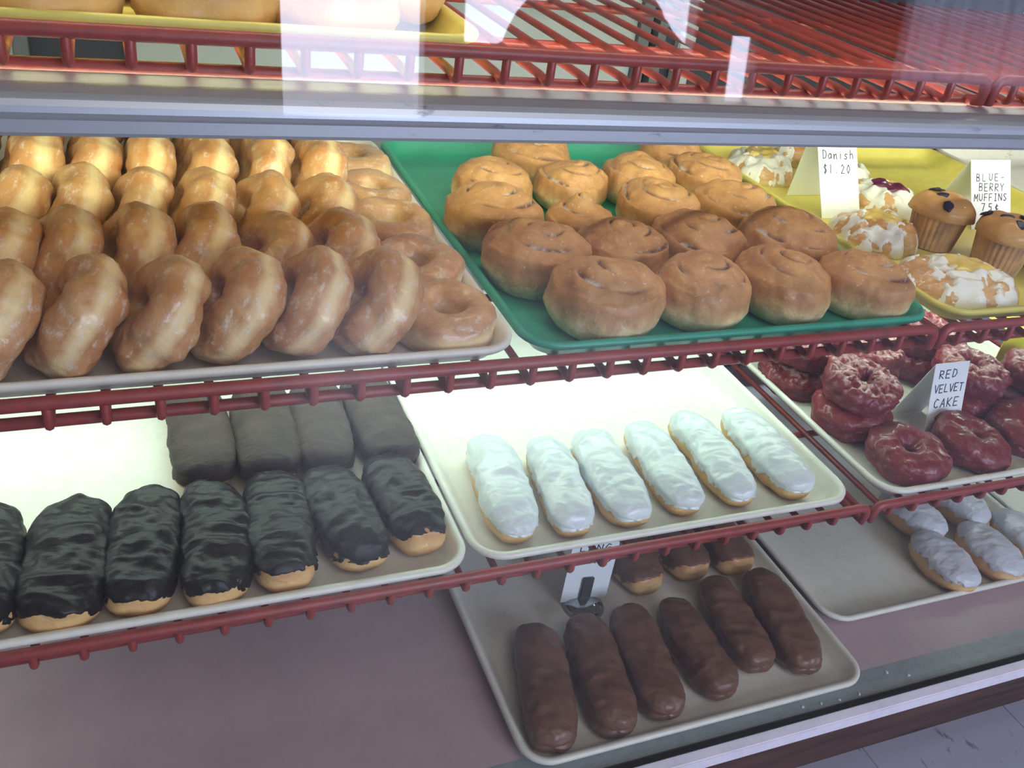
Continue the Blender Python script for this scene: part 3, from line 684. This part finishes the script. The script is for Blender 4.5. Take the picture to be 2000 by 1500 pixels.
# ------------------------------------------------------------------ price cards
GLYPH = {
 'A': [[(0, 0), (.5, 1), (1, 0)], [(.2, .38), (.8, .38)]], 'B': [[(0, 0), (0, 1), (.7, .95), (.75, .6), (0, .52), (.85, .42), (.8, .05), (0, 0)]], 'C': [[(.95, .85), (.5, 1), (.05, .6), (.1, .15), (.5, 0), (.95, .12)]],
 'D': [[(0, 0), (0, 1), (.7, .85), (.9, .45), (.6, .08), (0, 0)]], 'E': [[(.9, 1), (0, 1), (0, 0), (.9, 0)], [(0, .5), (.7, .5)]], 'F': [[(.9, 1), (0, 1), (0, 0)], [(0, .5), (.7, .5)]],
 'G': [[(.95, .85), (.5, 1), (.05, .5), (.4, 0), (.95, .1), (.95, .45), (.55, .45)]], 'H': [[(0, 0), (0, 1)], [(1, 0), (1, 1)], [(0, .5), (1, .5)]], 'I': [[(.2, 0), (.8, 0)], [(.5, 0), (.5, 1)], [(.2, 1), (.8, 1)]],
 'J': [[(.2, .2), (.45, 0), (.7, .2), (.7, 1)]], 'K': [[(0, 0), (0, 1)], [(.9, 1), (.05, .45), (.9, 0)]], 'L': [[(0, 1), (0, 0), (.85, 0)]], 'M': [[(0, 0), (.05, 1), (.5, .35), (.95, 1), (1, 0)]],
 'N': [[(0, 0), (0, 1), (.95, 0), (.95, 1)]], 'O': [[(.5, 1), (.05, .6), (.15, .1), (.5, 0), (.9, .2), (.9, .75), (.5, 1)]], 'R': [[(0, 0), (0, 1), (.8, .9), (.75, .55), (0, .48), (.9, 0)]],
 'S': [[(.9, .9), (.45, 1), (.1, .75), (.5, .52), (.9, .28), (.5, 0), (.05, .1)]], 'T': [[(0, 1), (1, 1)], [(.5, 1), (.5, 0)]], 'U': [[(0, 1), (.05, .2), (.45, 0), (.85, .2), (.9, 1)]], 'V': [[(0, 1), (.5, 0), (1, 1)]],
 'Y': [[(0, 1), (.5, .5), (1, 1)], [(.5, .5), (.5, 0)]], '-': [[(.1, .5), (.8, .5)]], 'a': [[(.8, .5), (.4, .6), (.05, .3), (.3, 0), (.8, .15), (.8, .55), (.9, 0)]], 'n': [[(0, .6), (.1, 0), (.15, .45), (.6, .6), (.8, 0)]],
 'i': [[(.4, .6), (.4, 0)], [(.4, .8), (.42, .84)]], 's': [[(.8, .55), (.3, .6), (.2, .38), (.7, .22), (.5, 0), (.05, .05)]], 'h': [[(.1, 1), (.1, 0)], [(.1, .4), (.5, .6), (.8, .4), (.85, 0)]],
 '$': [[(.85, .85), (.4, .95), (.1, .7), (.8, .35), (.45, .05), (.05, .15)], [(.5, 1.1), (.4, -.1)]], '1': [[(.4, 1), (.4, 0)]], '2': [[(.1, .8), (.5, 1), (.85, .7), (.1, 0), (.95, 0)]], '0': [[(.5, 1), (.1, .5), (.5, 0), (.9, .5), (.5, 1)]],
 '.': [[(.3, 0), (.35, .05)]], '7': [[(.05, 1), (.9, 1), (.4, 0)]], '5': [[(.85, 1), (.2, 1), (.15, .55), (.7, .55), (.8, .15), (.1, 0)]], '9': [[(.85, .6), (.4, .45), (.15, .75), (.5, 1), (.85, .8), (.8, 0)]],
 '¢': [[(.85, .6), (.45, .7), (.15, .4), (.45, .1), (.85, .2)], [(.5, .9), (.45, -.1)]]}
def lettering(lines, to3d, r=0.045):
    """strokes of ink laid on the card: lines = (text, x, y, letter width, height, pitch) in card cm"""
    V = []; F = []; random.seed(len(lines))
    for (txt, x, y, lw, lh, pitch) in lines:
        for ch in txt:
            dx, dy, sl = random.uniform(-.04, .04), random.uniform(-.05, .05), random.uniform(0.05, 0.25)
            for st in GLYPH.get(ch, []):
                P = [Vector((x + dx + (a + sl * b * .6) * lw, y + dy + b * lh)) for a, b in st]
                for p0, p1 in zip(P, P[1:]):
                    d = (p1 - p0); 
                    if d.length < 1e-4: continue
                    d = d.normalized() * r; nn = Vector((-d.y, d.x)); q = [p0 - d * .6 - nn, p1 + d * .6 - nn, p1 + d * .6 + nn, p0 - d * .6 + nn]
                    b0 = len(V)
                    for off in (0.0, 0.02): V += [to3d(c.x, c.y, off) for c in q]
                    F += [(b0 + 4, b0 + 5, b0 + 6, b0 + 7), (b0, b0 + 1, b0 + 5, b0 + 4), (b0 + 1, b0 + 2, b0 + 6, b0 + 5), (b0 + 2, b0 + 3, b0 + 7, b0 + 6), (b0 + 3, b0, b0 + 4, b0 + 7)]
            x += pitch
    return me('lettering', V, F, INK, False)
def tent_card(label, x, y, z, w_, h, front, back, lean, lines, rot=0, ink=0.05):
    """folded card: front panel foot at local y=-front, ridge at y=0 height h, back foot at y=+back; lean shifts the ridge in x"""
    t = thing('price_card', label, 'price card', (x, y, z), (0, 0, R(rot)), 'folded handwritten price cards')
    th = 0.05
    def P(u, v, off):      # front panel coordinates: u across, v up the panel from foot to ridge
        k = v / math.hypot(front, h); nn = Vector((0, -h, front)).normalized()
        q = Vector((u + lean * k, -front * (1 - k), h * k)) + nn * off; return q
    L = math.hypot(front, h); V = []; F = []
    V += [P(0, 0, 0), P(w_, 0, 0), P(w_, L, 0), P(0, L, 0), P(0, 0, -th), P(w_, 0, -th), P(w_, L, -th), P(0, L, -th)]
    F += [(0, 1, 2, 3), (7, 6, 5, 4), (0, 4, 5, 1), (1, 5, 6, 2), (2, 6, 7, 3), (3, 7, 4, 0)]
    B0 = Vector((0, back, 0)); 
    V += [Vector((lean, 0, h)), Vector((w_ + lean, 0, h)), Vector((w_, back, 0)), Vector((0, back, 0))]
    V += [v + Vector((0, -th, -th * .2)) for v in V[8:12]]
    F += [(8, 9, 10, 11)[::-1], (12, 13, 14, 15), (8, 12, 15, 11), (9, 10, 14, 13), (10, 11, 15, 14), (8, 9, 13, 12)]
    obj('folded_card', me('folded_card', V, F, PAPER, False), t)
    obj('lettering', lettering(lines, lambda a, b, o_: P(a, b, o_ + 0.01), ink), t)
    return t
tent_card('tall folded white card reading Danish with a price, in the yellow tray', 91.0, 35.0, ZB + 0.25, 6.4, 11.6, 4.2, 3.8, -2.2,
          [('Danish', 0.7, 7.6, 0.62, 1.1, 0.88), ('$1.20', 0.7, 5.8, 0.62, 1.1, 0.95)], 0, 0.055)
tent_card('folded white card reading blueberry muffins, behind the muffins', 113.0, 30.0, ZB + 0.25, 7.4, 8.4, 4.0, 4.0, -0.6,
          [('BLUE-', 1.0, 6.5, 0.62, 0.95, 1.15), ('BERRY', 1.4, 5.15, 0.66, 1.0, 1.0), ('MUFFINS', 0.5, 3.8, 0.62, 0.95, 0.92), ('75¢', 1.8, 2.5, 0.7, 0.95, 1.3)], 0, 0.055)
tent_card('folded white card reading red velvet cake, among the red cake rings', 99.3, 12.4, ZC + 0.25, 5.9, 10.0, 3.4, 3.2, 0.5,
          [('RED', 1.0, 8.6, 0.72, 1.05, 1.1), ('VELVET', 0.5, 6.7, 0.62, 1.05, 0.84), ('CAKE', 0.8, 4.7, 0.74, 1.15, 1.12), ('99¢', 1.2, 2.6, 0.7, 1.0, 1.1)], 0, 0.065)
# upright card held by a round weighted clip on the maple tray
def upright_card():
    t = thing('card_holder', 'white card reading long johns in a round chrome clip stand on the maple tray', 'card holder', (56.6, 13.4, ZD + 0.25), (0, 0, R(-7)))
    obj('card', boxes('card', [(-3.1, 3.1, 0.30, 0.36, 0.6, 11.2)], PAPER), t)
    obj('lettering', lettering([('LONG', -2.0, 9.3, 0.7, 1.0, 1.1), ('JOHNS', -2.4, 7.2, 0.7, 1.1, 1.05)], lambda a, b, o_: Vector((a, 0.29 - o_, b)), 0.07), t)
    obj('clip_base', lathe('clip_base', [(0.01, 0), (2.7, 0), (2.8, 0.15), (2.5, 0.6), (1.7, 1.05), (0.7, 1.25), (0.01, 1.3)], CHROME, 48), t)
    obj('clip', boxes('clip', [(-0.75, 0.75, -0.12, 0.28, 0.9, 4.9)], BLACK_PLASTIC, 0.12), t)
upright_card()
thing('yellow_card', 'bright yellow folded card behind the red cake rings at the right photo edge', 'card', (121.4, 20.0, ZC + 0.25), (0, 0, R(-4)), None,
      boxes('yellow_card', [(0, 7, 0, 0.1, 0, 9.0), (0, 7, 0.1, 4.0, 8.9, 9.0)], mat('bright_yellow_card', (0.80, 0.85, 0.03), 0.6), 0.03))

# white blobs standing in for bright glints on the sill by the maple tray
random.seed(77)
CR = [(76.2, -8.0, 'nearest the tray corner'), (78.8, -8.2, 'just right of the tray corner'), (90.6, -6.4, 'on the bare sill far right, upper'), (93.2, -7.6, 'on the bare sill far right, lower'), (84.6, -8.3, 'below the tray corner'), (81.4, -8.4, 'between the others below the tray corner')]
for i, (x, y, lab) in enumerate(CR):
    thing('sill_glint', 'white blob for a crumb on the metal sill, ' + lab, 'glint', (x, y, -44.99), (0, 0, i), 'white glints on the sill', blob('sill_glint', 0.28, 0.2, 0.2, SUGAR, i, 0.4, 14, 4, 0.6, 0.05))
